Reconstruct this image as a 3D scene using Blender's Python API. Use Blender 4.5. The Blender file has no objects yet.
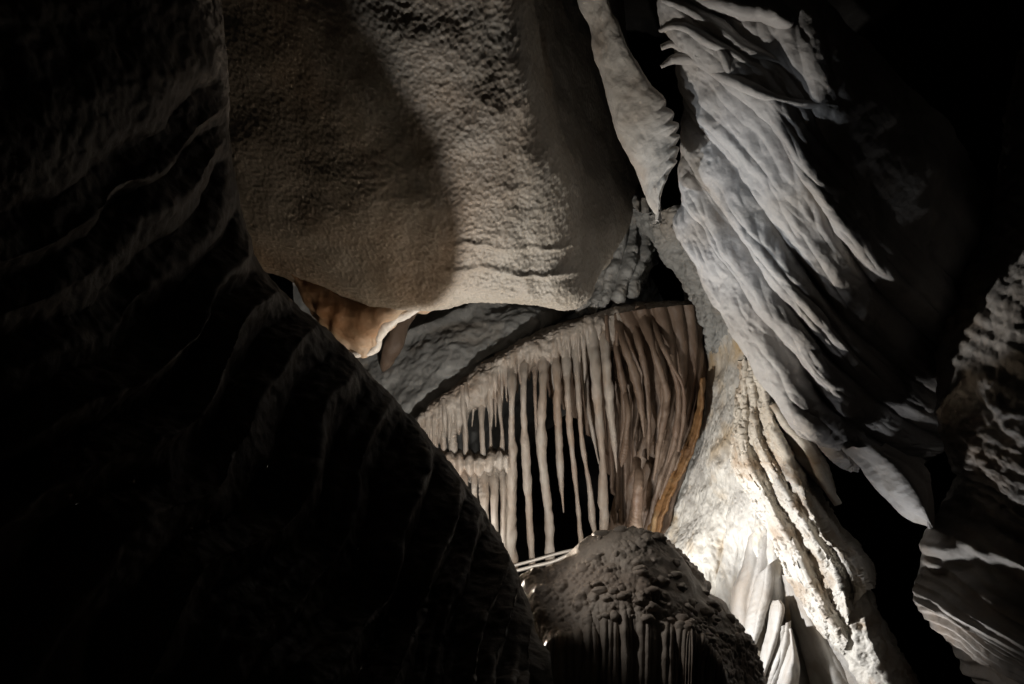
import bpy, math, random
import numpy as np
from mathutils import Matrix, Vector, Euler

random.seed(7)
R = math.radians
SC = bpy.context.scene
COL = SC.collection

# ------------------------------------------------------------------ camera
LENS, W, H = 30.0, 1024.0, 684.0
F = W * LENS / 36.0
CAM_LOC = Vector((0, 0, 1.6))
PITCH = 25.0
cd = bpy.data.cameras.new('camera'); cam = bpy.data.objects.new('camera', cd); COL.objects.link(cam)
cd.lens = LENS; cd.sensor_width = 36.0; cd.clip_start = 0.05; cd.clip_end = 500
cam.location = CAM_LOC; cam.rotation_euler = (R(90 + PITCH), 0, 0)
SC.camera = cam
CM = Matrix.Translation(CAM_LOC) @ Euler((R(90 + PITCH), 0, 0)).to_matrix().to_4x4()
CMN = np.array(CM)


def PT(uvd):
    """picture place + distance -> world point (array (...,3))"""
    uvd = np.asarray(uvd, float)
    u, v, d = uvd[..., 0], uvd[..., 1], uvd[..., 2]
    c = np.stack([(u - W / 2) / F * d, -(v - H / 2) / F * d, -d], -1)
    return c @ CMN[:3, :3].T + CMN[:3, 3]


def at(u, v, d):
    return Vector(PT((u, v, d)))


# ------------------------------------------------------------------ world, lamps, exposure
wd = bpy.data.worlds.new('World'); SC.world = wd; wd.use_nodes = True
bg = wd.node_tree.nodes['Background']
bg.inputs['Color'].default_value = (0.5, 0.55, 0.6, 1); bg.inputs['Strength'].default_value = 0.0


def lamp(name, pos, power, color, radius, target=None, cone=None, blend=0.5):
    ld = bpy.data.lights.new(name, 'SPOT' if cone else 'POINT')
    ld.energy = power; ld.color = color; ld.shadow_soft_size = radius
    o = bpy.data.objects.new(name, ld); COL.objects.link(o)
    o.location = pos
    if cone:
        ld.spot_size = R(cone); ld.spot_blend = blend
        o.rotation_euler = (Vector(target) - Vector(pos)).to_track_quat('-Z', 'Y').to_euler()
    return o


LAMP_A = at(462, 600, 7.6)
lamp('floodlight', LAMP_A, 430, (1.0, 0.96, 0.9), 0.03)
lamp('floodlight', at(452, 580, 11.0), 70, (1.0, 0.96, 0.9), 0.06, at(470, 450, 12.3), 110, 0.9)
lamp('floodlight', at(605, 645, 9.9), 250, (1.0, 0.99, 0.96), 0.06, at(685, 535, 10.9), 72, 0.9)
lamp('floodlight', at(592, 655, 8.3), 480, (0.97, 0.98, 1.0), 0.05, at(800, 590, 8.7), 86, 0.8)
lamp('floodlight', at(830, 748, 7.4), 130, (0.97, 0.96, 0.95), 0.06, at(975, 520, 7.0), 54, 0.9)
lamp('floodlight', at(870, 745, 7.6), 30, (0.97, 0.97, 1.0), 0.08, at(920, 450, 7.0), 60, 0.9)
lamp('floodlight', at(432, 600, 7.98), 60, (1.0, 0.78, 0.55), 0.06)
lamp('floodlight', at(345, 388, 6.3), 125, (1.0, 0.95, 0.9), 0.1, at(612, 562, 6.6), 31, 0.9)
lamp('floodlight', at(335, 400, 6.9), 230, (0.88, 0.94, 1.0), 0.06, at(712, 210, 7.4), 36, 0.9)

SC.view_settings.view_transform = 'Standard'; SC.view_settings.look = 'None'
SC.view_settings.exposure = 0.0; SC.view_settings.gamma = 1.0
SC.view_settings.use_curve_mapping = False
SC.render.engine = 'CYCLES'
SC.cycles.max_bounces = 5; SC.cycles.diffuse_bounces = 3; SC.cycles.use_denoising = True


# ------------------------------------------------------------------ noise tools
def _hash(ix, iy, iz, seed):
    h = (ix.astype(np.int64) * 374761393 + iy.astype(np.int64) * 668265263 + iz.astype(np.int64) * 2147483647 + seed * 974634337) & 0xFFFFFFFF
    h = ((h ^ (h >> 13)) * 1274126177) & 0xFFFFFFFF
    h = ((h ^ (h >> 16)) * 2246822519) & 0xFFFFFFFF
    return (h ^ (h >> 15)) & 0xFFFFFFFF


def noise(p, seed=0):
    """gradient noise, about -1..1"""
    i = np.floor(p).astype(np.int64); f = p - i
    w = f * f * f * (f * (f * 6 - 15) + 10)
    out = 0
    for dx in (0, 1):
        for dy in (0, 1):
            for dz in (0, 1):
                h = _hash(i[..., 0] + dx, i[..., 1] + dy, i[..., 2] + dz, seed)
                g = np.stack([(h & 1023), (h >> 10) & 1023, (h >> 20) & 1023], -1) / 511.5 - 1
                dot = ((f - np.array([dx, dy, dz])) * g).sum(-1)
                wt = (w[..., 0] if dx else 1 - w[..., 0]) * (w[..., 1] if dy else 1 - w[..., 1]) * (w[..., 2] if dz else 1 - w[..., 2])
                out = out + dot * wt
    return out * 1.2


def fbm(p, octs=4, seed=0, gain=0.5):
    a, s, out = 1.0, 1.0, 0
    for k in range(octs):
        out = out + a * noise(p * s, seed + k * 17); a *= gain; s *= 2.03
    return out


def worley(p, seed=0):
    """distances to the nearest two cell points"""
    i = np.floor(p).astype(np.int64); f = p - i
    d1 = np.full(p.shape[:-1], 9.0); d2 = d1.copy()
    for dx in (-1, 0, 1):
        for dy in (-1, 0, 1):
            for dz in (-1, 0, 1):
                h = _hash(i[..., 0] + dx, i[..., 1] + dy, i[..., 2] + dz, seed)
                q = np.stack([(h & 1023), (h >> 10) & 1023, (h >> 20) & 1023], -1) / 1023.0
                d = np.sqrt((((q + np.array([dx, dy, dz])) - f) ** 2).sum(-1))
                n = np.minimum(d1, d); d2 = np.minimum(np.maximum(d1, d), d2); d1 = n
    return d1, d2


def sm(x, a, b):
    t = np.clip((x - a) / (b - a), 0, 1)
    return t * t * (3 - 2 * t)


def rnd1(i, seed):
    return _hash(i, i * 0 + 3, i * 0 + 5, seed) / 4294967295.0


def folds(x, seed=0, sharp=1.0):
    """rounded folds with tight creases between them, each its own height; 0..1"""
    k = np.floor(x).astype(np.int64); f = x - k
    h = 0.45 + 0.55 * rnd1(k, seed)
    return h * np.sin(np.pi * np.clip(f, 0, 1)) ** sharp


def fins(x, seed=0, p=1.6):
    """sharp crests with rounded troughs between them; 0..1"""
    k = np.floor(x + 0.5).astype(np.int64); f = np.abs(x - k) * 2
    h = 0.4 + 0.6 * rnd1(k, seed)
    return h * (1 - f) ** p


def shingle(x, seed=0, drop=0.16):
    """overlapping layers: a slow rise, then a sudden step back; 0..1"""
    k = np.floor(x).astype(np.int64); f = x - k
    h = 0.5 + 0.5 * rnd1(k, seed)
    return h * f ** 0.8 * (1 - sm(f, 1 - drop, 1.0))


def st(S, T, a, b, c=0.0):
    return np.stack([S * a, T * b, S * 0 + c], -1)


# ------------------------------------------------------------------ surfaces
def cr(c, n, axis, lin=False):
    """resample control points along an axis to n (Catmull-Rom or straight)"""
    c = np.moveaxis(np.asarray(c, float), axis, 0); m = c.shape[0]
    x = np.linspace(0, m - 1, n); i = np.clip(np.floor(x).astype(int), 0, m - 2); t = (x - i).reshape((-1,) + (1,) * (c.ndim - 1))
    if lin:
        t = t * t * (3 - 2 * t) * 0.35 + t * 0.65
        r = c[i] * (1 - t) + c[i + 1] * t
    else:
        e = np.concatenate([2 * c[:1] - c[1:2], c, 2 * c[-1:] - c[-2:-1]])
        p0, p1, p2, p3 = e[i], e[i + 1], e[i + 2], e[i + 3]
        r = 0.5 * (2 * p1 + (p2 - p0) * t + (2 * p0 - 5 * p1 + 4 * p2 - p3) * t * t + (3 * p1 - p0 - 3 * p2 + p3) * t ** 3)
    return np.moveaxis(r, 0, axis)


def normals(P):
    a = np.gradient(P, axis=0); b = np.gradient(P, axis=1)
    n = np.cross(a, b); n /= np.linalg.norm(n, axis=-1, keepdims=True) + 1e-9
    v = np.array(CAM_LOC) - P
    if ((n * v).sum(-1) > 0).mean() < 0.5:
        n = -n
    return n


def grid_mesh(name, P, mat, parent=None, closed=False, thick=0.0):
    r, c = P.shape[:2]
    n = normals(P) if thick else None
    idx = np.arange(r * c).reshape(r, c)
    if closed:
        j = np.concatenate([idx, idx[:, :1]], 1)
    else:
        j = idx
    q = np.stack([j[:-1, :-1], j[1:, :-1], j[1:, 1:], j[:-1, 1:]], -1).reshape(-1, 4)
    V = P.reshape(-1, 3)
    if thick:
        V2 = (P - n * thick).reshape(-1, 3); N = r * c
        b = np.concatenate([idx[0, :], idx[1:, -1], idx[-1, -2::-1], idx[-2:0:-1, 0]])
        bb = np.roll(b, -1)
        q = np.concatenate([q, q[:, ::-1] + N, np.stack([b, bb, bb + N, b + N], -1)])
        V = np.concatenate([V, V2])
    return raw_mesh(name, V, q, mat, parent)


def raw_mesh(name, V, q, mat, parent=None):
    if parent is not None:
        off = np.array(parent.location)
    else:
        lo, hi = V.min(0), V.max(0); off = np.array([(lo[0] + hi[0]) / 2, (lo[1] + hi[1]) / 2, lo[2]])
    V = V - off
    me = bpy.data.meshes.new(name)
    me.vertices.add(len(V)); me.vertices.foreach_set('co', V.astype(np.float32).ravel())
    k = q.shape[1]
    me.loops.add(q.size); me.loops.foreach_set('vertex_index', q.astype(np.int32).ravel())
    me.polygons.add(len(q)); me.polygons.foreach_set('loop_start', np.arange(0, q.size, k, dtype=np.int32))
    me.polygons.foreach_set('loop_total', np.full(len(q), k, dtype=np.int32))
    me.update(calc_edges=True); me.validate()
    me.polygons.foreach_set('use_smooth', np.ones(len(q), dtype=bool))
    me.materials.append(mat)
    o = bpy.data.objects.new(name, me); COL.objects.link(o)
    if parent is not None:
        o.parent = parent
    else:
        o.location = off
    return o


def patch(ctrl, nr, nc, disp=(), linr=False, linc=False):
    """grid of control places -> world grid, then each relief in turn along the normals"""
    G = cr(cr(ctrl, nr, 0, linr), nc, 1, linc)
    P = PT(G)
    S, T = np.meshgrid(np.linspace(0, 1, nr), np.linspace(0, 1, nc), indexing='ij')
    for f in disp:
        P = P + normals(P) * f(S, T, P)[..., None]
    return P


def tube_pts(path, n, seg, flat=1.0, bump=0.12, freq=9.0, seed=0, drip=0.0, ring=0.0):
    """tapered wavy tube round a path of (u, v, d, radius in px)"""
    c = cr(np.asarray(path, float), n, 0)
    P = PT(c[:, :3]); r = np.maximum(c[:, 3], 0.05) * c[:, 2] / F
    t = np.gradient(P, axis=0); t /= np.linalg.norm(t, axis=-1, keepdims=True) + 1e-9
    view = P - np.array(CAM_LOC); view /= np.linalg.norm(view, axis=-1, keepdims=True)
    a = np.cross(t, view); a /= np.linalg.norm(a, axis=-1, keepdims=True) + 1e-9
    b = np.cross(a, t)
    th = np.linspace(0, 2 * np.pi, seg, endpoint=False)
    D = a[:, None] * np.cos(th)[None, :, None] + b[:, None] * (np.sin(th) * flat)[None, :, None]
    Q = P[:, None] + D * r[:, None, None]
    k = 1 + bump * fbm(Q * freq * np.array([1, 1, 0.35]), 3, seed) + drip * noise(np.repeat(P[:, None] * freq * 0.8, seg, 1), seed + 5)
    s_ = np.linspace(0, 1, n)[:, None]
    k = k + ring * np.sin(s_ * n * 0.9 + 6 * noise(P[:, None] * 1.5 + D * 0.3, seed + 9)) * noise(P[:, None] * 3 + D * 0.4, seed + 11)
    Q = P[:, None] + D * (r[:, None] * k)[..., None]
    return Q


def tube(name, path, mat, parent=None, n=60, seg=14, **kw):
    Q = tube_pts(path, n, seg, **kw)
    e0 = np.repeat(Q[:1].mean(1, keepdims=True), Q.shape[1], 1); e1 = np.repeat(Q[-1:].mean(1, keepdims=True), Q.shape[1], 1)
    return grid_mesh(name, np.concatenate([e0 + (Q[:1] - e0) * 0.02, Q, e1 + (Q[-1:] - e1) * 0.02]), mat, parent, closed=True)


def leaf(name, Lp, Rp, d, mat, parent, bulge=0.1, back=0.25, seed=0, n=150, m=60, tilt=0.0, nf=3.0, rel=0.05, ripple=0.006, slope=0.0):
    """a hanging fold of calcite between a left and a right edge, rounded and going back on both sides"""
    c = []
    for i, (l, r) in enumerate(zip(Lp, Rp)):
        l, r = np.array(l, float), np.array(r, float); w = r - l; dd = d + slope * i / (len(Lp) - 1)
        c.append([tuple(l + w * .1) + (dd + back + bulge,), tuple(l + w * .02) + (dd + back * .45 + bulge,), tuple(l) + (dd + bulge,), tuple(l + w * .35) + (dd + bulge * .25 + tilt * .4,), tuple(l + w * .7) + (dd + tilt * .7,),
                  tuple(r) + (dd + bulge * .4 + tilt,), tuple(r - w * .02) + (dd + bulge * .4 + tilt + back * .5,), tuple(r - w * .12) + (dd + bulge + tilt + back,)])

    def f1(S, T, P):
        e = sm(T, 0.12, 0.3) * (1 - sm(T, 0.72, 0.86))
        x = T * nf + 0.35 * noise(st(S, T, 3, 2, seed), seed + 3)
        return e * rel * (folds(x, seed, 0.8) - 0.5) + 0.25 * rel * fbm(P * 3, 3, seed + 1)

    def f2(S, T, P):
        return ripple * np.sin(S * n * 0.55 + 5 * noise(P * 1.5, seed + 8)) * noise(P * 3, seed + 9) + 0.5 * ripple * fbm(P * 14, 3, seed)
    return grid_mesh(name, patch(c, n, m, (f1, f2)), mat, parent)


# ------------------------------------------------------------------ things
def tag(o, label, cat, group=None):
    o['label'] = label; o['category'] = cat
    if group:
        o['group'] = group
    return o


def thing(name, label, cat, pos, group=None):
    o = bpy.data.objects.new(name, None); COL.objects.link(o)
    o.location = pos; o.empty_display_size = 0.2
    return tag(o, label, cat, group)


# ------------------------------------------------------------------ materials
def rock(name, a, b, stain=None, stain_scale=0.7, stain_amt=0.5, grain=60.0, bump=0.35, pit=0.0, pit_scale=28.0, rough=0.6, dirt=0.25, streak=None, trans=0.0):
    m = bpy.data.materials.new(name); m.use_nodes = True
    nt = m.node_tree; N = nt.nodes; L = nt.links
    bs = N['Principled BSDF']; out = N['Material Output']
    tc = N.new('ShaderNodeTexCoord')

    def nz(scale, detail=5, rough_=0.6, stretch=None, dist=0.0):
        n = N.new('ShaderNodeTexNoise'); n.inputs['Scale'].default_value = scale
        n.inputs['Detail'].default_value = detail; n.inputs['Roughness'].default_value = rough_; n.inputs['Distortion'].default_value = dist
        if stretch:
            mp = N.new('ShaderNodeMapping'); mp.inputs['Scale'].default_value = stretch
            L.new(tc.outputs['Object'], mp.inputs['Vector']); L.new(mp.outputs['Vector'], n.inputs['Vector'])
        else:
            L.new(tc.outputs['Object'], n.inputs['Vector'])
        return n.outputs['Fac']

    def ramp(src, lo, hi):
        r = N.new('ShaderNodeMapRange'); r.inputs['From Min'].default_value = lo; r.inputs['From Max'].default_value = hi
        L.new(src, r.inputs['Value']); return r.outputs['Result']

    def mix(fac, c1, c2, mode='MIX', scale=1.0):
        x = N.new('ShaderNodeMix'); x.data_type = 'RGBA'; x.blend_type = mode
        if scale != 1.0:
            mm = N.new('ShaderNodeMath'); mm.operation = 'MULTIPLY'; mm.inputs[1].default_value = scale
            L.new(fac, mm.inputs[0]); fac = mm.outputs[0]
        L.new(fac, x.inputs['Factor'])
        for s, c in ((x.inputs[6], c1), (x.inputs[7], c2)):
            if isinstance(c, tuple):
                s.default_value = c + (1,)
            else:
                L.new(c, s)
        return x.outputs[2]
    c = mix(ramp(nz(2.2, 7, 0.65), 0.32, 0.68), a, b)
    if stain:
        c = mix(ramp(nz(stain_scale, 4, 0.55, None, 0.6), 0.5, 0.66), c, stain, 'MIX', stain_amt)
    if streak:
        c = mix(ramp(nz(5.0, 5, 0.6, (1, 1, 0.12)), 0.5, 0.72), c, streak, 'MIX', 0.55)
    d = tuple(x * 0.35 for x in a)
    c = mix(ramp(nz(grain * 0.35, 8, 0.75), 0.52, 0.8), c, d, 'MIX', dirt)
    L.new(c, bs.inputs['Base Color'])
    rr = N.new('ShaderNodeMapRange'); rr.inputs['To Min'].default_value = rough - 0.2; rr.inputs['To Max'].default_value = rough + 0.15
    L.new(nz(9.0), rr.inputs['Value']); L.new(rr.outputs['Result'], bs.inputs['Roughness'])
    bs.inputs['Specular IOR Level'].default_value = 0.45
    h = nz(grain, 6, 0.7)
    b1 = N.new('ShaderNodeBump'); b1.inputs['Strength'].default_value = bump; b1.inputs['Distance'].default_value = 0.02
    L.new(h, b1.inputs['Height'])
    last = b1
    if pit:
        v = N.new('ShaderNodeTexVoronoi'); v.feature = 'SMOOTH_F1'; v.inputs['Scale'].default_value = pit_scale; v.inputs['Smoothness'].default_value = 0.35
        mp = N.new('ShaderNodeMapping'); mp.inputs['Scale'].default_value = (1, 1, 0.6)
        L.new(tc.outputs['Object'], mp.inputs['Vector']); L.new(mp.outputs['Vector'], v.inputs['Vector'])
        b2 = N.new('ShaderNodeBump'); b2.inputs['Strength'].default_value = pit; b2.inputs['Distance'].default_value = 0.04
        L.new(v.outputs['Distance'], b2.inputs['Height']); L.new(b1.outputs['Normal'], b2.inputs['Normal']); last = b2
    L.new(last.outputs['Normal'], bs.inputs['Normal'])
    if trans:
        tr = N.new('ShaderNodeBsdfTranslucent'); L.new(c, tr.inputs['Color']); L.new(last.outputs['Normal'], tr.inputs['Normal'])
        ms = N.new('ShaderNodeMixShader'); ms.inputs[0].default_value = trans
        L.new(bs.outputs[0], ms.inputs[1]); L.new(tr.outputs[0], ms.inputs[2]); L.new(ms.outputs[0], out.inputs['Surface'])
    return m


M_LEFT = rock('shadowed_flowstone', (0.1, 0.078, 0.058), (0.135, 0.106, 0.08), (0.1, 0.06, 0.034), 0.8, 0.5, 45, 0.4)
M_BOSS = rock('tan_limestone', (0.32, 0.295, 0.26), (0.26, 0.23, 0.19), (0.24, 0.165, 0.105), 0.45, 0.6, 40, 0.3, 0.2, 30)
M_LIP = rock('thin_calcite', (0.5, 0.38, 0.27), (0.42, 0.3, 0.2), (0.45, 0.2, 0.07), 1.2, 0.6, 50, 0.2, trans=0.35)
M_DRAPE = rock('pale_drapery', (0.5, 0.47, 0.43), (0.4, 0.36, 0.31), (0.33, 0.24, 0.17), 2.2, 0.4, 45, 0.3)
M_LEAF = rock('grey_drapery', (0.46, 0.44, 0.41), (0.37, 0.34, 0.3), (0.3, 0.22, 0.15), 2.0, 0.4, 45, 0.35, streak=(0.2, 0.16, 0.12))
M_MASS = rock('grey_white_calcite', (0.5, 0.49, 0.48), (0.38, 0.36, 0.35), (0.33, 0.28, 0.22), 1.1, 0.4, 42, 0.35, 0.15, 16)
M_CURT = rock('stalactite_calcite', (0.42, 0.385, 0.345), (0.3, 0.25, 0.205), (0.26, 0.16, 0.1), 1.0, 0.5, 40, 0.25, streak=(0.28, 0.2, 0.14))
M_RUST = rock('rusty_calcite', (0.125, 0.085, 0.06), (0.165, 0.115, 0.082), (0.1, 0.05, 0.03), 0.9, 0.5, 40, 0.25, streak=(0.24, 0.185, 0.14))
M_ORANGE = rock('orange_calcite', (0.30, 0.155, 0.055), (0.16, 0.085, 0.04), (0.4, 0.27, 0.14), 2.5, 0.7, grain=40, bump=0.25, trans=0.35, streak=(0.2, 0.09, 0.03))
M_PALE = rock('white_flowstone', (0.62, 0.6, 0.55), (0.48, 0.46, 0.43), (0.5, 0.33, 0.13), 1.0, 0.75, 40, 0.25, 0.15, 26)
M_COL = rock('bright_calcite', (0.62, 0.59, 0.53), (0.5, 0.45, 0.38), (0.3, 0.21, 0.13), 2.6, 0.75, 45, 0.4, dirt=0.4)
M_BAND = rock('banded_rock', (0.29, 0.275, 0.26), (0.2, 0.18, 0.16), (0.3, 0.2, 0.12), 1.0, 0.5, 45, 0.4)
M_MOUND = rock('muddy_calcite', (0.34, 0.29, 0.24), (0.26, 0.22, 0.18), (0.2, 0.14, 0.1), 1.2, 0.4, 60, 0.4)
M_REAR = rock('blue_grey_limestone', (0.3, 0.3, 0.29), (0.22, 0.22, 0.21), (0.3, 0.2, 0.1), 0.55, 0.5, 25, 0.4)
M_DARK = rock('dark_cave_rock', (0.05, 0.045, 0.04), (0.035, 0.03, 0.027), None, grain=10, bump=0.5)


def metal(name, c):
    m = bpy.data.materials.new(name); m.use_nodes = True
    bs = m.node_tree.nodes['Principled BSDF']
    n = m.node_tree.nodes.new('ShaderNodeTexNoise'); n.inputs['Scale'].default_value = 18
    r = m.node_tree.nodes.new('ShaderNodeMapRange'); r.inputs['To Min'].default_value = 0.3; r.inputs['To Max'].default_value = 0.65
    m.node_tree.links.new(n.outputs['Fac'], r.inputs['Value']); m.node_tree.links.new(r.outputs['Result'], bs.inputs['Roughness'])
    bs.inputs['Base Color'].default_value = c + (1,); bs.inputs['Metallic'].default_value = 0.3
    return m


M_PIPE = metal('weathered_pipe', (0.5, 0.47, 0.43))

# ================================================================== the setting: floor and chamber round everything
x = np.linspace(-26, 26, 180); y = np.linspace(-14, 34, 170)
X, Y = np.meshgrid(x, y, indexing='ij'); P = np.stack([X, Y, X * 0], -1)
P[..., 2] = 0.35 * fbm(P * 0.35, 4, 3) - 0.15
P[..., 2] *= sm(np.hypot(X, Y), 0.5, 3.0)
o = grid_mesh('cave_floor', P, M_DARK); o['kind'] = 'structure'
th = np.linspace(0, 2 * np.pi, 200, endpoint=False); ph = np.linspace(-0.1, np.pi / 2 - 0.004, 90)
A, B = np.meshgrid(ph, th, indexing='ij')
D = np.stack([np.cos(A) * np.cos(B), np.cos(A) * np.sin(B), np.sin(A)], -1)
rr = 1 + 0.14 * fbm(D * 4, 5, 9)
P = D * rr[..., None] * np.array([22, 22, 19]) + np.array([0, 10, -0.5])
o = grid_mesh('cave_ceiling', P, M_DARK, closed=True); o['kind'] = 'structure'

# ================================================================== left foreground wall
E = [(205, -150, 4.3), (210, -60, 4.4), (222, 60, 4.5), (224, 150, 4.6), (262, 275, 4.8), (350, 362, 5.0), (440, 462, 5.2), (500, 545, 5.3), (534, 630, 5.3), (556, 740, 5.3), (570, 900, 5.2)]
FO = [[(90, -150), (-60, -110), (-300, -60)], [(90, -30), (-60, 20), (-300, 100)], [(125, 110), (0, 200), (-260, 300)], [(130, 215), (10, 310), (-240, 430)],
      [(180, 355), (80, 455), (-150, 620)], [(275, 475), (195, 600), (40, 830)], [(385, 580), (330, 705), (240, 900)], [(462, 640), (430, 760), (370, 950)],
      [(515, 710), (490, 830), (450, 1000)], [(545, 830), (530, 950), (500, 1100)], [(562, 980), (550, 1080), (530, 1200)]]
ctrl = []
for e, f in zip(E, FO):
    u, v, d = e
    du, dv = f[0][0] - u, f[0][1] - v; l = math.hypot(du, dv)
    row = [(u + du / l * 55, v + dv / l * 28, d + 1.3), (u + du / l * 14, v + dv / l * 10, d + 0.5), (u, v, d)]
    row += [(f[0][0], f[0][1], d - 0.75), (f[1][0], f[1][1], d - 1.35), (f[2][0], f[2][1], d - 1.9)]
    ctrl.append(row)


def left_folds(S, T, P):
    w = S * 25 - 5 * (1 - sm(S, 0.0, 0.4)) * (S - 0.4) * 2 + 0.9 * fbm(P * 0.7, 3, 21) + 0.35 * np.sin(T * 7)
    a = sm(T, 0.34, 0.6) * 0.17 + 0.025
    b = (sm(T, 0.37, 0.47) * 0.24 + 0.014) * (0.5 + 0.5 * sm(S, 0.22, 0.45))
    return b * (0.5 * folds(w, 5, 0.6) + 0.75 * fins(w + 0.5, 6, 1.6) - 0.5) * (0.8 + 0.5 * noise(st(S, T, 14, 3), 23)) + a * (0.08 + 0.27 * sm(S, 0.25, 0.48)) * (folds(w * 2.3 + 0.4, 8, 0.8) - 0.4) * sm(noise(P * 0.8, 24), -0.2, 0.4)


def left_rough(S, T, P):
    return 0.06 * fbm(P * np.array([2, 2, 2.]), 5, 31) * (0.35 + 0.65 * sm(T, 0.4, 0.6)) + 0.012 * fbm(P * 14, 3, 33)


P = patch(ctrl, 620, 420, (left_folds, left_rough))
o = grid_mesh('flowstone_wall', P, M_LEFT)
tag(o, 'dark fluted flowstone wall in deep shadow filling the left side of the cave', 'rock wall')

# ================================================================== ceiling boss with its curled lip
boss = thing('ceiling_boss', 'huge smooth tan limestone boss hanging from the ceiling beside the dark left wall', 'rock formation', at(420, 250, 8.5))
ctrl = [
    [(60, -200, 7.4), (200, -200, 6.7), (330, -200, 6.2), (440, -200, 6.2), (510, -200, 6.5), (534, -200, 9.2), (600, -200, 12)],
    [(80, -60, 7.8), (215, -60, 7.1), (340, -60, 6.7), (450, -60, 6.6), (515, -60, 7.0), (545, -60, 9.3), (615, -60, 12)],
    [(100, 60, 8.2), (225, 60, 7.6), (345, 60, 7.1), (455, 60, 7.0), (532, 60, 7.4), (563, 60, 9.3), (630, 60, 12)],
    [(130, 160, 8.6), (240, 160, 8.0), (350, 160, 7.6), (460, 160, 7.5), (546, 160, 7.8), (582, 160, 9.3), (640, 160, 11.8)],
    [(180, 235, 9), (265, 235, 8.5), (360, 240, 8.1), (465, 240, 8.0), (550, 245, 8.15), (598, 236, 9.1), (628, 222, 10.4)],
    [(230, 262, 9.2), (285, 275, 8.9), (370, 303, 8.65), (470, 298, 8.5), (556, 303, 8.5), (592, 288, 8.9), (612, 262, 9.9)],
    [(240, 255, 9.8), (290, 268, 9.4), (372, 296, 9.2), (470, 289, 9.1), (555, 293, 9.1), (588, 280, 9.5), (606, 255, 10.5)],
    [(250, 200, 11), (300, 200, 11), (372, 220, 11), (470, 220, 11), (553, 220, 11), (580, 220, 11.5), (600, 200, 12)]]


def boss_big(S, T, P):
    return 0.12 * fbm(P * 0.9, 3, 41)


def boss_mid(S, T, P):
    U = T * 6; V = S * 7
    # two ledges across the lower right and a rough crease running down
    led = 0
    for v0, h in ((4.05, 0.022), (4.42, 0.03)):
        q = V - v0 + 0.12 * noise(P * 1.7, 44) + 0.05 * noise(P * 6, 45)
        led = led + h * np.exp(-(q / 0.045) ** 2) * sm(U, 2.6, 3.1) * (1 - sm(U, 4.1, 4.6))
    cre = -0.04 * np.exp(-((U - 3.55 - 0.09 * (V - 2.5) + 0.1 * noise(P * 2, 47)) / 0.16) ** 2) * sm(V, 0.5, 1.8) * (1 - sm(V, 4.6, 5))
    return led + cre


def boss_fine(S, T, P):
    U = T * 6; V = S * 7
    d1, d2 = worley(P * np.array([13, 13, 9.]), 51)
    e1, e2 = worley(P * np.array([26, 26, 15.]), 52)
    lit = sm(U, 2.2, 3.0) * (1 - sm(U, 4.3, 4.9))
    rough = fbm(P * 7, 4, 53)
    return (0.004 + 0.007 * lit) * (d1 - 0.5) + (0.014 + 0.002 * lit) * (e1 - 0.5) + (0.003 + 0.008 * lit) * rough


P = patch(ctrl, 640, 620, (boss_big, boss_mid, boss_fine))
grid_mesh('body', P, M_BOSS, boss)
prs = [((285, 268), (300, 282)), ((303, 276), (316, 326)), ((325, 293), (333, 345)), ((345, 300), (352, 355)), ((362, 303), (374, 354)), ((380, 304), (378, 338)), ((402, 305), (401, 321)), ((432, 302), (433, 308))]
ctrl = np.array([[(t[0], t[1] - 9, 8.8), ((t[0] * 2 + b[0]) / 3, (t[1] * 2 + b[1]) / 3, 8.75), ((t[0] + b[0] * 2) / 3, (t[1] + b[1] * 2) / 3, 8.95), (b[0], b[1], 9.15)] for t, b in prs])
P = patch(ctrl, 240, 70, (lambda S, T, P: 0.05 * fbm(P * 3, 4, 61) + 0.03 * T * np.sin(S * 40 + 3 * noise(P * 2, 3)),))
o = grid_mesh('drapery_lip', P, M_LIP, boss, thick=0.05)
o['label'] = 'thin curled calcite lip glowing along its lower edge'

tube('lip_rim', [(440, 304, 8.75, 1.5), (420, 308, 8.9, 3), (402, 316, 9.0, 4.5), (388, 325, 9.05, 5.5), (380, 336, 9.1, 4.5), (376, 347, 9.15, 3.5), (366, 354, 9.15, 3.5), (350, 353, 9.15, 3), (334, 344, 9.15, 2.5), (318, 329, 9.15, 1.5)], M_DRAPE, boss, 150, 16, bump=0.5, freq=8, seed=320, drip=0.4)

# ================================================================== pale hanging drapery
Ls = [(545, -90), (576, 0), (589, 29), (599, 73), (607, 102), (618, 132), (630, 155), (642, 187), (650, 207), (657, 222)]
Rs = [(585, -90), (607, 0), (616, 23), (628, 52), (645, 80), (664, 106), (675, 132), (672, 160), (661, 190), (660, 224)]
ctrl = [[(l[0] + min(6, (r[0] - l[0]) * .3), l[1], 7.4 + 0.7 * q), (l[0], l[1], 7.4 + 0.35 * q), (l[0] * .6 + r[0] * .4, l[1] * .6 + r[1] * .4, 7.4 + 0.1 * q), (r[0], r[1], 7.4 - 0.05 * q), (r[0] + 1 * q, r[1], 7.4 + 0.1 * q), (r[0] - min(6, (r[0] - l[0]) * .3), r[1], 7.4 + 0.5 * q)] for l, r in zip(Ls, Rs) for q in [min(1, (r[0] - l[0]) / 26)]]


def scal(S, T, P):
    e = sm(T, 0.35, 0.62)
    w = S * 17 + 0.4 * noise(P * 2, 2)
    return e * sm(S, 0.4, 0.7) * 0.012 * (folds(w, 4, 0.7) - 0.5) + 0.03 * fbm(P * 2.5, 3, 71) + 0.009 * fbm(P * np.array([9, 9, 4]), 3, 73) + 0.003 * fbm(P * 16, 3, 72)


P = patch(ctrl, 360, 150, (scal,))
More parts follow.
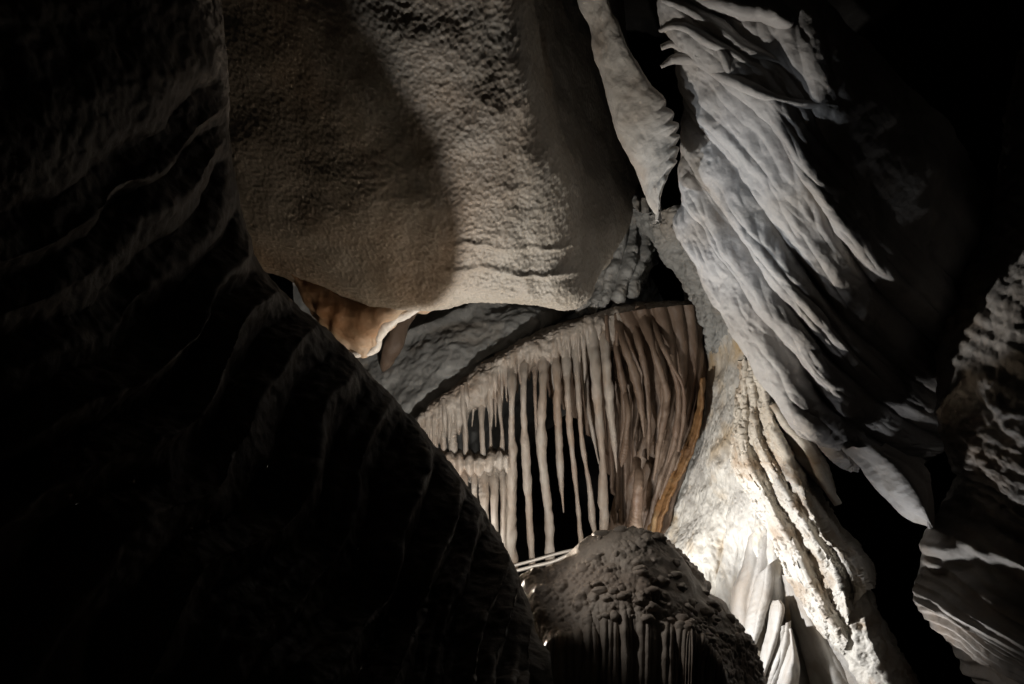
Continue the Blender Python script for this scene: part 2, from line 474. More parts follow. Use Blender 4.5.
# scalloped free edge: push the edge in and out along the sheet
G = np.linspace(0, 1, P.shape[0])
amp = sm(G, 0.4, 0.6) * 0.075 * (1 - sm(G, 0.86, 0.97))
wv = amp * (np.abs(np.sin((G * 15 + 1.2 * np.sin(G * 9)) * np.pi * 0.8 + 0.6)) - 0.6)
dirv = P[:, 75] - P[:, 20]; dirv /= np.linalg.norm(dirv, axis=-1, keepdims=True)
TT = sm(np.linspace(0, 1, P.shape[1]), 0.5, 0.64)
P = P + dirv[:, None] * (wv[:, None] * TT[None])[..., None]
o = grid_mesh('hanging_drapery', P, M_DRAPE, thick=0.012)
tag(o, 'narrow pale drapery with a scalloped edge hanging from the ceiling between boss and right mass', 'drapery')

# ================================================================== rear rocks
ctrl = [
    [(280, 190, 14.5), (360, 190, 14.5), (440, 190, 14.5), (520, 190, 14.5), (590, 190, 14.5), (660, 190, 14.5)],
    [(300, 330, 14), (375, 318, 13.8), (450, 300, 13.6), (520, 280, 13.6), (580, 258, 13.8), (640, 235, 14)],
    [(320, 400, 13.0), (390, 375, 12.8), (462, 340, 12.7), (525, 305, 12.8), (580, 280, 13.4), (640, 255, 13.8)],
    [(330, 475, 12.7), (402, 436, 12.45), (470, 378, 12.4), (530, 332, 12.6), (582, 301, 13.3), (645, 270, 13.8)],
    [(338, 480, 14), (410, 442, 14), (478, 384, 14), (538, 338, 14), (590, 306, 14.3), (650, 275, 14.8)],
    [(360, 600, 19), (430, 560, 19), (500, 480, 19), (560, 420, 19), (620, 380, 19), (680, 330, 19)]]


def rear_f(S, T, P):
    q = S * 5 - 1.55 - 0.25 * (T - 0.5) + 0.1 * noise(P * 1.2, 84)
    return 0.18 * fbm(P * 0.8, 5, 81, 0.55) + 0.16 * np.exp(-(q / 0.13) ** 2) + 0.04 * np.abs(fbm(P * 3, 3, 83))


P = patch(ctrl, 330, 330, (rear_f,))
o = grid_mesh('rear_wall', P, M_REAR)
tag(o, 'blue grey slanting rock wall seen between the boss and the stalactite curtain', 'rock wall')
o = tube('flowstone_lobe', [(425, 300, 12.9, 5), (404, 318, 12.8, 9), (393, 345, 12.7, 10), (385, 366, 12.8, 5), (383, 372, 12.9, 1)], M_RUST, None, 70, 40, flat=0.7, bump=0.25, freq=6)
tag(o, 'small rusty brown lobe of flowstone on the blue grey rear wall', 'rock formation')

ctrl = [[(575, 175, 12.6), (600, 190, 12.2), (632, 196, 12.1), (658, 205, 12.4), (668, 215, 13.5)],
        [(575, 235, 12.5), (602, 235, 12.1), (630, 232, 12.0), (652, 232, 12.3), (662, 238, 13.5)],
        [(580, 280, 12.4), (600, 282, 12.0), (624, 278, 11.9), (645, 268, 12.3), (654, 262, 13.5)],
        [(575, 312, 12.4), (598, 308, 12.1), (620, 300, 12.1), (640, 288, 12.5), (650, 280, 13.5)],
        [(575, 300, 14), (598, 298, 14), (620, 292, 14), (640, 280, 14), (650, 270, 15)]]
P = patch(ctrl, 200, 200, (lambda S, T, P: 0.14 * (folds(T * 7 + 1.1 * noise(P * 0.9, 3), 3, 0.8) - 0.5) + 0.13 * fbm(P * 2.6, 5, 91),))
o = grid_mesh('fluted_rock', P, M_REAR)
tag(o, 'dim grey fluted rock behind the tip of the boss and above the black hollow', 'rock formation')

ctrl = [[(632, 205, 11.6), (646, 215, 10.8), (660, 212, 10.4), (680, 205, 10.2), (700, 200, 10.8)],
        [(645, 232, 11.6), (657, 238, 10.8), (676, 236, 10.3), (694, 235, 10.1), (712, 235, 10.8)],
        [(672, 268, 11.6), (680, 272, 10.8), (694, 270, 10.4), (708, 268, 10.1), (730, 270, 10.8)],
        [(692, 298, 11.6), (699, 300, 10.9), (709, 298, 10.5), (722, 297, 10.2), (745, 300, 10.8)],
        [(703, 330, 12.1), (708, 330, 11.5), (716, 330, 11.2), (728, 330, 11.0), (752, 330, 11.3)],
        [(700, 362, 12.6), (707, 362, 12.1), (716, 360, 11.9), (730, 358, 11.8), (756, 355, 12)]]
P = patch(ctrl, 260, 130, (lambda S, T, P: 0.10 * fbm(P * 2.4, 4, 95) + 0.07 * (folds(T * 5 + noise(P, 4), 9) - 0.5), lambda S, T, P: 0.04 * fbm(P * 9, 3, 96)))
o = grid_mesh('rock_rib', P, M_REAR)
tag(o, 'rough grey rock rib slanting down from the hanging drapery to the pale flowstone', 'rock formation')

# ================================================================== stalactite curtain
curt = thing('stalactite_curtain', 'curtain of long stalactites with black gaps hanging behind the mound', 'stalactites', at(560, 560, 12))
Z = lambda zx, zy: (400 + zx / 2.444, 300 + zy / 2.444)
# upper rock cap following the sloping top edge
top = [(395, 440), (415, 420), (440, 398), (480, 368), (520, 343), (560, 326), (600, 313), (640, 305), (690, 303), (712, 306)]
hgt = [44, 44, 38, 30, 26, 24, 22, 18, 16, 16]
ctrl = [[(u, v + 2, 13.4), (u, v - 1, 12.5), (u, v, 12.05), (u, v + 4, 11.85), (u + 1, v + h * 0.55, 11.8), (u + 2, v + h, 11.9), (u + 2, v + h + 2, 12.3)] for (u, v), h in zip(top, hgt)]


def cap_f(S, T, P):
    w = S * 34 + 0.5 * noise(P * 1.5, 6)
    return 0.05 * sm(T, 0.4, 0.7) * (folds(w, 7, 0.8) - 0.5) + 0.06 * fbm(P * 3, 4, 101) + 0.03 * fbm(P * 12, 3, 102)


P = patch(ctrl, 420, 110, (cap_f,))
g_ = np.linspace(0, 1, 420); pull = folds(g_ * 46 + 1.2 * np.sin(g_ * 31), 77, 1.2) * (0.25 + 0.75 * rnd1(np.floor(g_ * 46 + 1.2 * np.sin(g_ * 31)).astype(np.int64), 78))
P[..., 2] -= (pull[:, None] * sm(np.linspace(0, 1, 110), 0.55, 0.86)[None] * 0.42)
grid_mesh('rock_cap', P, M_CURT, curt)
# lower ledge on the left
ctrl = [[(u, v - 4, 12.8), (u, v - 2, 12.2), (u, v, 11.65), (u, v + 6, 11.5), (u, v + 16, 11.55), (u, v + 24, 11.9)] for u, v in ((425, 448), (440, 452), (455, 455), (470, 456), (485, 455), (500, 452), (510, 456))]
P = patch(ctrl, 180, 60, (lambda S, T, P: 0.07 * (folds(S * 9 + 0.4 * noise(P, 8), 3) - 0.5) + 0.05 * fbm(P * 5, 4, 103),))
grid_mesh('ledge', P, M_CURT, curt)
ST = [
    # zoomed-photo places with half widths: (path, distance, material)
    ([(62, 300, 9), (64, 345, 8), (60, 400, 5)], 11.9), ([(85, 292, 10), (86, 340, 8), (88, 392, 9)], 11.85), ([(107, 280, 10), (106, 330, 8), (108, 392, 9)], 11.85),
    ([(130, 262, 11), (129, 320, 9), (130, 392, 10)], 11.8), ([(161, 240, 9), (160, 310, 6), (161, 392, 8)], 11.8), ([(184, 225, 7), (180, 262, 5), (176, 310, 1)], 11.95),
    ([(198, 205, 9), (200, 300, 8), (204, 400, 9)], 11.75), ([(218, 195, 6), (220, 300, 4), (225, 400, 6)], 11.9), ([(232, 185, 5), (233, 240, 4), (234, 310, 1)], 11.95),
    ([(246, 172, 9), (244, 260, 6), (250, 330, 5), (249, 400, 9)], 11.75),
    ([(272, 150, 13), (274, 230, 9), (273, 330, 8), (274, 400, 14), (270, 520, 15), (268, 680, 17)], 11.6),
    ([(305, 130, 10), (302, 230, 8), (304, 330, 10), (308, 385, 13), (316, 520, 9), (325, 670, 9)], 11.55),
    ([(331, 128, 8), (330, 220, 5), (334, 320, 5), (342, 400, 4)], 11.85),
    ([(352, 118, 10), (349, 230, 9), (345, 340, 11), (352, 430, 10), (364, 540, 10), (370, 680, 11)], 11.6),
    ([(376, 85, 10), (384, 200, 10), (388, 330, 9), (393, 430, 8), (400, 520, 1)], 11.7),
    ([(402, 82, 10), (410, 220, 9), (416, 320, 8), (430, 450, 6), (438, 540, 6), (446, 640, 9)], 11.65),
    ([(430, 82, 9), (436, 230, 8), (446, 350, 7), (462, 450, 7), (470, 530, 10), (476, 568, 5), (478, 574, 1)], 11.6),
    ([(444, 90, 8), (458, 250, 7), (472, 330, 5), (486, 400, 2)], 11.85),
    ([(470, 60, 11), (478, 180, 11), (486, 290, 9), (495, 400, 8), (498, 510, 11), (496, 560, 9), (495, 568, 2)], 11.55),
    ([(493, 52, 9), (505, 160, 12), (514, 270, 10), (524, 350, 7), (530, 422, 1)], 11.6),
    ([(520, 45, 8), (530, 130, 7), (545, 210, 9), (548, 300, 7), (535, 372, 4), (528, 400, 1)], 11.7),
    ([(540, 195, 8), (556, 260, 8), (552, 340, 8), (545, 385, 10), (541, 408, 2)], 11.55),
    ([(528, 40, 8), (548, 110, 9), (574, 180, 13), (588, 250, 10), (597, 335, 2)], 11.5),
    ([(560, 32, 9), (585, 110, 8), (602, 200, 8), (608, 300, 6), (606, 390, 3)], 11.6),
    ([(588, 22, 11), (615, 110, 9), (640, 185, 10), (652, 240, 10), (642, 310, 9), (630, 380, 6), (620, 440, 2)], 11.4),
    ([(612, 40, 7), (640, 110, 7), (668, 170, 7), (682, 240, 7), (672, 340, 8), (655, 396, 3)], 11.35),
    ([(578, 392, 8), (584, 440, 14), (580, 520, 16), (574, 585, 18)], 11.3),
    ([(640, 90, 5), (660, 150, 6), (690, 210, 5), (694, 280, 6), (680, 370, 4)], 11.35),
    # lower tier under the ledge
    ([(92, 395, 9), (95, 440, 8), (98, 520, 7)], 11.6), ([(112, 395, 11), (116, 450, 9), (120, 540, 7)], 11.55), ([(133, 398, 11), (137, 450, 9), (142, 540, 7)], 11.55),
    ([(156, 395, 12), (158, 450, 10), (160, 560, 8)], 11.5), ([(180, 395, 10), (182, 460, 8), (184, 600, 7)], 11.55), ([(204, 400, 13), (205, 480, 10), (207, 640, 9)], 11.5),
    ([(231, 405, 12), (230, 480, 9), (236, 650, 9)], 11.5), ([(251, 398, 10), (252, 480, 8), (254, 660, 9)], 11.55)]
WS = (0.95, 1.1, 0.85, 1.0, 0.9)
for k, (pth, d) in enumerate(ST):
    q = [Z(a, b) + (d + 0.4 * (i == 0), w * (1.5 if i == 0 else 1) * WS[(k * 7) % 5] / 2.444) for i, (a, b, w) in enumerate(pth)]
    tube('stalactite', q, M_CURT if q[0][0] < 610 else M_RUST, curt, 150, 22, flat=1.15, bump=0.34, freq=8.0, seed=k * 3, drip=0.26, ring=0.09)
rs = random.Random(11)
for k in range(34):
    t_ = rs.uniform(0.22, 0.93) * (len(top) - 1); i = int(t_); f = t_ - i
    u = top[i][0] * (1 - f) + top[i + 1][0] * f; v = top[i][1] * (1 - f) + top[i + 1][1] * f
    h = rs.uniform(14, 62); r = rs.uniform(1.6, 3.4); d = rs.uniform(11.72, 12.0)
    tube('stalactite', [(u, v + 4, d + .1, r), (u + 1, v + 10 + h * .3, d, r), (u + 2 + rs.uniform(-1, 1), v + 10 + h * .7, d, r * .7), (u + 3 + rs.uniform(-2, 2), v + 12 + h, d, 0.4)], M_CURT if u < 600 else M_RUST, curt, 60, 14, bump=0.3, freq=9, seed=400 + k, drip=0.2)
# brown sheet that the right hand stalactites grow out of
bt = [(535, 338), (560, 328), (590, 320), (625, 312), (660, 308), (700, 308)]
bb = [(548, 395), (572, 415), (600, 452), (622, 520), (645, 545), (665, 520)]
ctrl = [[(a[0] + (b[0] - a[0]) * k_, a[1] + (b[1] - a[1]) * k_, 11.98 + 0.35 * k_ + (0.5 if j_ in (0, 5) else 0)) for j_, (a, b) in enumerate(zip(bt, bb))] for k_ in (0, 0.25, 0.5, 0.75, 1.0)]
P = patch(ctrl, 260, 240, (lambda S, T, P: 0.12 * (folds(T * 17 + 0.6 * noise(st(S, T, 2, 5), 5), 16, 0.8) - 0.5) + 0.05 * fbm(P * np.array([4, 4, 1.2]), 4, 115),))
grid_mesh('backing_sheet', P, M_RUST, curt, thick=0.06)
# folded brown drapery on the right of the curtain
ctrl = [[(598, 318, 12.1), (625, 312, 11.8), (655, 308, 11.6), (685, 305, 11.6), (704, 306, 11.9), (712, 308, 12.8)],
        [(610, 345, 12.1), (640, 345, 11.75), (665, 342, 11.55), (690, 340, 11.6), (704, 340, 11.9), (708, 342, 12.8)],
        [(632, 385, 12.3), (655, 388, 11.8), (673, 388, 11.55), (690, 386, 11.6), (702, 388, 11.75), (707, 390, 12.8)],
        [(630, 440, 12.5), (650, 440, 12.0), (664, 438, 11.7), (679, 436, 11.6), (691, 434, 11.65), (697, 436, 12.6)],
        [(615, 500, 12.7), (632, 500, 12.2), (645, 498, 11.8), (660, 495, 11.6), (672, 493, 11.65), (678, 495, 12.5)],
        [(605, 560, 12.8), (620, 560, 12.3), (632, 558, 11.9), (645, 556, 11.65), (657, 554, 11.65), (662, 556, 12.4)]]
P = patch(ctrl, 330, 170, (lambda S, T, P: 0.16 * (folds(T * 8.5 + 0.5 * noise(P * 0.9, 5) + 0.25 * S, 6, 0.7) - 0.5), lambda S, T, P: 0.03 * fbm(P * np.array([5, 5, 1.5]), 4, 105)))
grid_mesh('drapery', P, M_RUST, curt)
Oe = [(733, 190), (722, 250), (700, 315), (676, 365), (648, 412), (626, 460), (606, 520), (592, 585)]
Or = [(735, 190), (733, 260), (722, 330), (704, 380), (684, 425), (662, 475), (641, 530), (628, 590)]
ctrl = [[Z(*a) + (11.8,), tuple((np.array(Z(*a)) + np.array(Z(*b))) / 2) + (11.6,), Z(*b) + (11.4,)] for a, b in zip(Oe, Or)]
P = patch(ctrl, 160, 40, (lambda S, T, P: 0.05 * fbm(P * 3, 4, 107) + 0.03 * (folds(T * 3 + 0.5 * noise(P * 1.5, 108), 6) - 0.5),))
o = grid_mesh('translucent_edge', P, M_ORANGE, curt, thick=0.04)
o['label'] = 'orange translucent edge of the curtain beside the pale flowstone'

# ================================================================== pale pitted flowstone wall
pale = thing('pale_flowstone', 'bright white pitted flowstone with ochre stains right of the stalactite curtain', 'flowstone', at(720, 640, 10))
ctrl = [
    [(680, 270, 12.6), (700, 265, 11.8), (728, 262, 11.0), (765, 260, 10.4), (810, 260, 10)],
    [(685, 330, 12.9), (706, 330, 12.1), (732, 328, 10.9), (768, 325, 10.3), (815, 320, 9.9)],
    [(680, 395, 12.8), (704, 395, 12.0), (730, 393, 10.8), (768, 390, 10.2), (815, 385, 9.8)],
    [(655, 460, 12.7), (690, 460, 11.8), (724, 458, 10.6), (762, 455, 10.0), (815, 450, 9.7)],
    [(625, 530, 12.6), (672, 530, 11.6), (718, 530, 10.4), (760, 528, 9.8), (815, 525, 9.6)],
    [(600, 610, 11.6), (665, 610, 10.8), (718, 610, 10.2), (764, 608, 9.7), (820, 605, 9.5)],
    [(590, 700, 11.4), (660, 700, 10.7), (722, 700, 10.1), (772, 700, 9.7), (830, 700, 9.4)],
    [(580, 900, 11.2), (660, 900, 10.5), (726, 900, 10.0), (780, 900, 9.6), (840, 900, 9.3)]]


def pale_f(S, T, P):
    low = sm(S + 0.08 * noise(st(S, T, 0, 9), 6), 0.5, 0.66)
    return 0.12 * fbm(P * 1.1, 3, 111) + 0.17 * low * (folds(T * 11 + 2.2 * S + 0.5 * noise(st(S, T, 4, 5), 7), 5, 0.6) - 0.5) * sm(T, 0.25, 0.45)


def pale_g(S, T, P):
    Q = P + 0.05 * np.stack([noise(P * 5, 116), noise(P * 5, 117), noise(P * 4, 118)], -1)
    d1, d2 = worley(Q * np.array([13, 13, 6.]), 113)
    e1, e2 = worley(Q * np.array([22, 22, 9.]), 115)
    k = 1 - 0.75 * sm(S, 0.6, 0.8)
    return k * (0.03 * (d1 - 0.5) * (0.4 + sm(noise(P * 1.2, 119), -0.3, 0.4)) - 0.012 * sm(e1, 0.42, 0.1)) + 0.012 * fbm(P * np.array([6, 6, 2.5]), 3, 114)


P = patch(ctrl, 620, 300, (pale_f, pale_g))
grid_mesh('body', P, M_PALE, pale)
Z2 = lambda pts: [(700 + a / 3.354, 480 + b / 3.354) for a, b in pts]
leaf('drapery_leaf', Z2([(160, 200), (140, 290), (110, 370), (105, 450), (125, 510), (148, 545)]), Z2([(228, 120), (246, 210), (236, 300), (210, 400), (180, 480), (152, 548)]), 9.7, M_LEAF, pale, 0.16, 0.5, 202, nf=4, tilt=0.05, slope=-0.3)
leaf('drapery_leaf', Z2([(190, 320), (170, 400), (150, 470), (145, 530), (158, 560), (168, 572)]), Z2([(246, 270), (246, 340), (232, 410), (212, 480), (190, 540), (172, 575)]), 9.45, M_LEAF, pale, 0.14, 0.4, 203, slope=-0.25, nf=2, tilt=0.05)
leaf('drapery_leaf', Z2([(246, 404), (238, 425), (226, 500), (200, 600), (176, 700), (150, 900)]), Z2([(268, 402), (282, 432), (268, 505), (238, 600), (210, 700), (185, 900)]), 9.0, M_LEAF, pale, 0.12, 0.35, 204, nf=2, tilt=-0.05)
leaf('drapery_leaf', Z2([(262, 500), (250, 560), (225, 640), (205, 720), (180, 900)]), Z2([(304, 470), (300, 560), (275, 640), (248, 720), (225, 900)]), 8.95, M_LEAF, pale, 0.12, 0.35, 205, nf=2)
leaf('drapery_leaf', Z2([(302, 500), (286, 580), (262, 640), (240, 720), (215, 900)]), Z2([(306, 498), (332, 600), (334, 650), (326, 720), (310, 900)]), 8.85, M_LEAF, pale, 0.14, 0.35, 206, nf=3)

# ================================================================== slanting bright column of calcite ribs
colm = thing('slanting_flowstone', 'brilliant white slanting bundle of calcite ribs leaning right of the pale flowstone', 'flowstone', at(860, 690, 8.6))
rows = [
    [(748, 355), (744, 362), (747, 360), (750, 359), (752, 358), (754, 358), (757, 358), (762, 358)],
    [(745, 418), (737, 416), (745, 411), (751, 409), (755, 405), (760, 403), (766, 399), (774, 398)],
    [(742, 462), (732, 457), (744, 449), (753, 445), (758, 439), (764, 434), (774, 424), (784, 424)],
    [(768, 508), (756, 505), (770, 502), (781, 503), (789, 497), (797, 496), (803, 485), (814, 485)],
    [(790, 552), (778, 548), (793, 545), (806, 549), (813, 535), (822, 535), (828, 528), (838, 526)],
    [(808, 594), (797, 590), (812, 586), (826, 590), (833, 565), (842, 562), (852, 556), (862, 552)],
    [(830, 632), (820, 626), (830, 618), (839, 615), (844, 588), (852, 584), (863, 576), (870, 570)],
    [(850, 656), (844, 653), (848, 641), (848, 632), (850, 612), (857, 606), (867, 590), (873, 588)]]
dep = [9.7, 8.95, 8.7, 8.78, 8.45, 8.52, 8.2, 8.9]
ctrl = [[(u, v, d - 0.06 * i) for (u, v), d in zip(r, dep)] for i, r in enumerate(rows)]


def col_f(S, T, P):
    top_ = 1 - sm(S, 0.2, 0.36)
    d1, d2 = worley(P * np.array([9, 9, 6.]), 121)
    return 0.03 * fbm(P * 1.8, 3, 122) + 0.05 * top_ * (d1 - 0.4) + 0.014 * fins(T * 26 + noise(P * 1.2, 8), 9, 1.2)


P = patch(ctrl, 520, 260, (col_f, lambda S, T, P: 0.016 * fbm(P * np.array([7, 7, 4]), 5, 123) + 0.022 * sm(fbm(P * np.array([6, 6, 3.5]), 4, 127), 0.0, 0.1) + 0.014 * sm(fbm(P * np.array([12, 12, 8.]), 3, 128), 0.05, 0.15)), linc=True)
grid_mesh('ribbed_body', P, M_COL, colm)
leaf('hanging_blade', [(768, 404), (779, 430), (796, 456), (815, 481), (837, 505)], [(777, 402), (799, 424), (818, 447), (831, 475), (840, 503)], 8.0, M_COL, colm, 0.2, 0.5, 231, nf=3, rel=0.08)
ctrl = [[(846, 572, 9.1), (841, 574, 8.5), (850, 580, 8.25), (860, 584, 8.3), (868, 588, 8.8)],
        [(848, 622, 9.1), (843, 622, 8.5), (858, 614, 8.2), (870, 612, 8.3), (880, 612, 8.9)],
        [(858, 655, 9.1), (851, 656, 8.5), (868, 646, 8.2), (882, 640, 8.3), (893, 640, 8.9)],
        [(878, 690, 9.0), (870, 692, 8.5), (884, 680, 8.15), (900, 672, 8.25), (912, 670, 8.9)],
        [(915, 760, 9.0), (905, 765, 8.4), (920, 755, 8.1), (938, 745, 8.2), (952, 745, 8.9)],
        [(1000, 950, 9.0), (985, 955, 8.3), (1005, 940, 8.0), (1025, 930, 8.1), (1040, 930, 8.9)]]
P = patch(ctrl, 300, 120, (lambda S, T, P: 0.07 * fbm(P * 3, 4, 125) + 0.04 * fins(T * 7 + noise(P, 9), 2, 1.2), lambda S, T, P: 0.03 * fbm(P * 10, 3, 126)))
grid_mesh('broken_foot', P, M_COL, colm)
leaf('grey_fold', Z2([(275, 320), (305, 440), (345, 580), (378, 700), (420, 900)]), Z2([(320, 350), (395, 470), (450, 570), (510, 700), (580, 900)]), 9.05, M_LEAF, colm, 0.2, 0.4, 211, nf=3, tilt=-0.15)
leaf('grey_fold', Z2([(385, 470), (430, 560), (470, 640), (520, 740), (600, 900)]), Z2([(440, 500), (500, 580), (560, 640), (640, 740), (740, 900)]), 8.85, M_LEAF, colm, 0.2, 0.4, 212, nf=2.5, tilt=-0.15)

# ================================================================== big right hand mass
mass = thing('flowstone_mass', 'big grey white flowstone mass with slanting flutes overhanging the right side', 'flowstone', at(780, 430, 7.6))
LN = [[(664, -170), (750, -100), (840, 0), (940, 110), (1040, 230)],
      [(662, -50), (738, 30), (830, 130), (930, 240), (1030, 340)],
      [(665, 18), (733, 92), (815, 188), (905, 290), (1000, 375)],
      [(684, 84), (745, 148), (815, 230), (890, 322), (970, 395)],
      [(684, 132), (736, 198), (800, 276), (866, 356), (940, 415)],
      [(682, 178), (729, 246), (787, 318), (846, 384), (910, 430)],
      [(684, 210), (726, 280), (776, 350), (830, 408), (885, 442)],
      [(687, 228), (718, 291), (760, 373), (804, 432), (852, 462)]]
DD = [(6.9, 6.5, 6.3, 6.9, 8.2), (7.0, 6.6, 6.4, 7.0, 8.2), (7.15, 6.75, 6.55, 7.1, 8.2), (7.45, 7.0, 6.8, 7.25, 8.2), (7.65, 7.2, 6.98, 7.3, 8.2),
      (7.85, 7.4, 7.15, 7.3, 8.1), (8.0, 7.62, 7.4, 7.35, 7.9), (8.15, 7.95, 7.75, 7.55, 7.8)]
ctrl = []
for ln, dd in zip(LN, DD):
    r = [(u, v, d) for (u, v), d in zip(ln, dd)]
    ctrl.append([(r[0][0] + 34, r[0][1] - 8, dd[0] + 1.7), (r[0][0] + 7, r[0][1] - 2, dd[0] + 0.55)] + r + [(r[-1][0] + 60, r[-1][1] + 10, dd[-1] + 0.3)])
ctrl.append([(u + 10, v - 3, d + 0.5) for u, v, d in ctrl[-1]]); ctrl.append([(u + 32, v - 22, d + 1.2) for u, v, d in ctrl[-1]])


def mass_f(S, T, P):
    e = sm(T, 0.18, 0.36) * (1 - sm(S, 0.76, 0.82)) + 0.12
    w = S * 7.5 + 0.6 * fbm(st(S, T, 4, 2.5), 2, 131)
    on = sm(noise(st(S, T, 8, 5), 137), -0.35, 0.25)
    w2 = S * 24 + 0.9 * fbm(st(S, T, 6, 4), 3, 132)
    return e * (0.19 * (folds(w, 12, 0.85) - 0.5) * (0.6 + 0.4 * on) + 0.03 * (folds(w2, 13, 0.9) - 0.5) * on) + 0.12 * fbm(P * 0.8, 3, 136)


def mass_g(S, T, P):
    lump = np.abs(noise(st(S, T, 27, 25), 139))
    Q = P + 0.05 * np.stack([noise(P * 5, 161), noise(P * 5, 162), noise(P * 4, 163)], -1)
    d1, d2 = worley(Q * 12.0, 133)
    pit = sm(noise(P * 1.1, 138), -0.15, 0.3)
    return 0.03 * (lump - 0.25) - 0.009 * pit * sm(d1, 0.45, 0.12) + 0.02 * fbm(P * 4, 4, 135)


P = patch(ctrl, 760, 500, (mass_f, mass_g))
MASSP = P
grid_mesh('body', P, M_MASS, mass)
MC = np.array(CM.inverted())
cp = P @ MC[:3, :3].T + MC[:3, 3]
MUV = np.stack([W / 2 - cp[..., 0] / cp[..., 2] * F, H / 2 + cp[..., 1] / cp[..., 2] * F, -cp[..., 2]], -1)[:620, 150:].reshape(-1, 3)


def on_mass(u, v):
    """distance of the mass at a place in the picture"""
    k = np.argpartition((MUV[:, 0] - u) ** 2 + (MUV[:, 1] - v) ** 2, 12)[:12]
    return float(np.median(MUV[k, 2]))


Z7 = lambda a, b: (560 + a / 2.85, b / 2.85)
RB = [[(296, 0, 8), (330, 12, 13), (400, 45, 17), (470, 90, 18), (540, 140, 16), (600, 165, 11), (640, 180, 3)],
      [(290, 85, 7), (320, 75, 9), (370, 82, 11), (430, 120, 14), (490, 150, 12), (550, 190, 8), (600, 220, 2)],
      [(288, 135, 6), (320, 125, 8), (350, 140, 9), (390, 160, 5), (420, 170, 2)],
      [(288, 190, 6), (330, 168, 11), (390, 172, 14), (450, 205, 16), (520, 240, 16), (590, 272, 13), (690, 297, 11), (780, 300, 8), (870, 325, 2)],
      [(330, -60, 18), (400, -10, 24), (500, 15, 26), (580, 30, 26), (640, 58, 20), (662, 68, 6), (668, 72, 1)],
      [(440, 120, 5), (470, 160, 11), (480, 195, 11), (500, 230, 5)]]
for k, p in enumerate(RB):
    tube('rib', [Z7(a, b) + (on_mass(*Z7(a, b)) + 0.03, w * 1.25 / 2.85) for i, (a, b, w) in enumerate(p)], M_MASS, mass, 130, 34, flat=1.5, bump=0.3, freq=5, seed=260 + k, drip=0.25)
# lobes and little spikes hanging off the lower edge
Z1 = lambda a, b: (640 + a / 2.63, 340 + b / 2.63)
leaf('hanging_lobe', [(846, 450), (862, 468), (880, 492), (902, 514), (931, 528)], [(884, 444), (908, 456), (926, 470), (933, 492), (933, 529)], 7.1, M_MASS, mass, 0.25, 0.4, 281, nf=3, rel=0.09, ripple=0.004)
leaf('hanging_lobe', [(808, 426), (823, 448), (838, 464), (852, 471)], [(842, 430), (852, 446), (857, 460), (855, 472)], 7.6, M_MASS, mass, 0.2, 0.4, 282, nf=2, rel=0.08, ripple=0.004)
for k, (p, d) in enumerate([([(430, 140, 14), (450, 172, 10), (442, 190, 4), (440, 204, 1)], 7.45)]):
    tube('calcite_spike', [Z1(a, b) + (d, w / 2.63) for a, b, w in p], M_MASS, mass, 100, 30, bump=0.25, freq=6, seed=290 + k)

# ================================================================== banded wall at the right edge
Lf = [(1030, 20), (1012, 100), (1000, 184), (979, 240), (951, 310), (939, 380), (943, 441), (957, 478), (936, 520), (920, 572), (916, 604), (938, 630), (968, 665), (1010, 695), (1060, 730)]
ctrl = []
for i, (u, v) in enumerate(Lf):
    ctrl.append([(u + 40, v - 8, 9.2), (u + 6, v - 2, 8.0), (u, v, 7.5), (u + 30, v + 16, 7.1), (u + 80, v + 50, 6.7), (u + 190, v + 110, 6.2)])


def band_f(S, T, P):
    w = S * 52 + 1.0 * fbm(P * 0.8, 3, 141) + 1.5 * T
    big = S * 11 + 0.7 * fbm(P * 0.6, 3, 142)
    return sm(T, 0.26, 0.5) * ((0.09 + 0.15 * sm(S, 0.42, 0.56)) * (shingle(big + 0.5 * noise(st(S, T, 7, 3), 145), 3, 0.35) - 0.4) + (0.018 + 0.032 * sm(S, 0.42, 0.56)) * fins(w, 4, 1.0)) + 0.008 * fins(w, 4, 1.0)


P = patch(ctrl, 560, 260, (band_f, lambda S, T, P: 0.03 * fbm(P * 3, 4, 143) + 0.03 * fbm(P * 10, 3, 144) * (1 - sm(S, 0.5, 0.6))))
o = grid_mesh('banded_wall', P, M_BAND)
tag(o, 'dim layered rock wall of thin drooping bands at the right edge', 'rock wall')

# ================================================================== mound with popcorn calcite
mound = thing('popcorn_mound', 'dark rounded mound crusted with knobbly cave popcorn below the stalactites', 'rock formation', at(640, 800, 6.8))
SIL = [(500, 640), (520, 585), (548, 572), (578, 553), (602, 539), (626, 533), (652, 539), (680, 556), (700, 577), (708, 592), (722, 602), (736, 625), (746, 645), (756, 668), (764, 720)]
ctrl = []
for i, (u, v) in enumerate(SIL):
    k = i / (len(SIL) - 1)
    cx, cy = 635 + (u - 635) * 0.75, 640
    dn = (u, v)
    row = [(u, v + 12, 8.2), (u, v + 2, 7.5), (u, v, 7.1)]
    row += [(u * .85 + 632 * .15, v + (640 - v) * 0.25 + 3, 6.75), (u * .75 + 635 * .25, v + (650 - v) * 0.55 + 10, 6.45), (u * .72 + 638 * .28, max(v, 610) * 0.5 + 345, 6.3), (u * .72 + 638 * .28, 760, 6.16), (u * .72 + 638 * .28, 1000, 6.2)]
    ctrl.append(row)


def mound_f(S, T, P):
    low = sm(T + 0.08 * noise(st(S, T, 12, 0), 15), 0.5, 0.7)
    return 0.10 * fbm(P * 1.6, 3, 151) + 0.055 * low * (folds(S * 13 + 0.9 * noise(st(S, T, 9, 3), 5), 8, 0.7) - 0.5) + 0.03 * low * (folds(S * 34 + 0.9 * noise(st(S, T, 14, 3), 6), 9, 0.8) - 0.5)


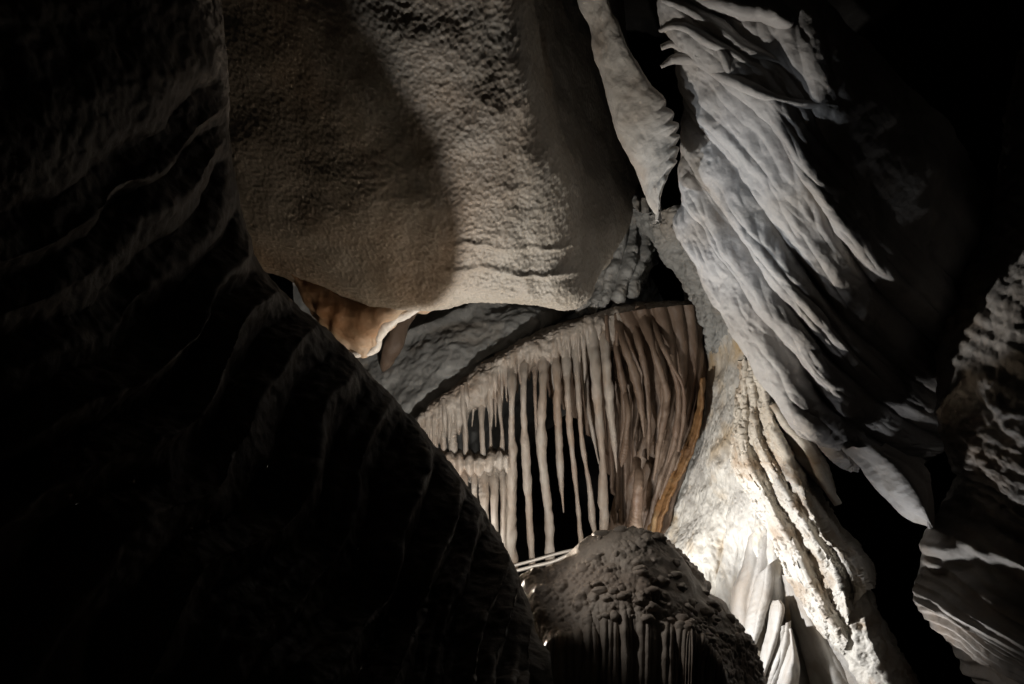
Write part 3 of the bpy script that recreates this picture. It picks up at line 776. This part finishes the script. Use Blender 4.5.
def mound_g(S, T, P):
    up = 1 - sm(T, 0.5, 0.68)
    d1, d2 = worley(P * 8, 153)
    e1, e2 = worley(P * 22, 154)
    m = sm(noise(P * 1.6, 155), -0.35, 0.15)
    return up * m * (0.065 * np.sqrt(np.clip(0.5 - d1, 0, 1)) + 0.025 * np.sqrt(np.clip(0.5 - e1, 0, 1))) + 0.007 * fbm(P * 9, 3, 156)


MP = patch(ctrl, 520, 420, (mound_f, mound_g))
grid_mesh('body', MP, M_MOUND, mound)
rg = np.random.RandomState(5)
th = np.linspace(0, 2 * np.pi, 16, endpoint=False); ph = np.linspace(-np.pi / 2 + 0.01, np.pi / 2 - 0.01, 12)
A, B = np.meshgrid(ph, th, indexing='ij'); SPH = np.stack([np.cos(A) * np.cos(B), np.cos(A) * np.sin(B), np.sin(A)], -1)
for k in range(90):
    i = rg.randint(115, 420); j = rg.randint(int(0.26 * 420), int(0.62 * 420))
    r = rg.uniform(0.02, 0.055)
    q = SPH * r * (1 + 0.3 * fbm(SPH * 1.3 + k * 7.1, 3, 9))[..., None] * np.array([rg.uniform(0.8, 1.5), 1, rg.uniform(0.6, 1.0)]) - np.array([0, 0, 0.3 * r])
    grid_mesh('nodule', q + MP[i, j], M_MOUND, mound, closed=True)

# ================================================================== unseen occluder added behind the left wall, shaped to shadow the boss
o = tube('occluder', [(392, 1050, 7.75, 60), (396, 800, 7.72, 26), (399, 660, 7.7, 14), (402, 600, 7.7, 11), (412, 575, 7.7, 14), (424, 556, 7.7, 21), (429, 535, 7.68, 24), (433, 515, 7.68, 26), (435, 500, 7.68, 27), (433, 488, 7.68, 23), (429, 480, 7.68, 14), (426, 476, 7.68, 1)], M_MOUND, None, 160, 48, bump=0.05, freq=3, seed=300)
tag(o, 'blunt stalagmite added out of sight behind the dark left wall to shade the boss', 'occluder')

# ================================================================== two pipes by the mound
for k, p in enumerate(([(500, 570), (513, 566), (535, 560), (560, 553), (582, 548)], [(500, 573), (515, 571), (535, 566), (552, 562), (566, 556), (580, 549)])):
    q = [(u, v, 11.25 - 0.1 * k, 1.6 + 0.2 * k) for u, v in p]
    o = tube('pipe', q, M_PIPE, None, 60, 14, bump=0.03, freq=9, seed=310 + k)
    tag(o, ('upper straight pale pipe running behind the mound', 'lower sagging pale pipe running behind the mound')[k], 'pipe', 'pipes beside the mound')
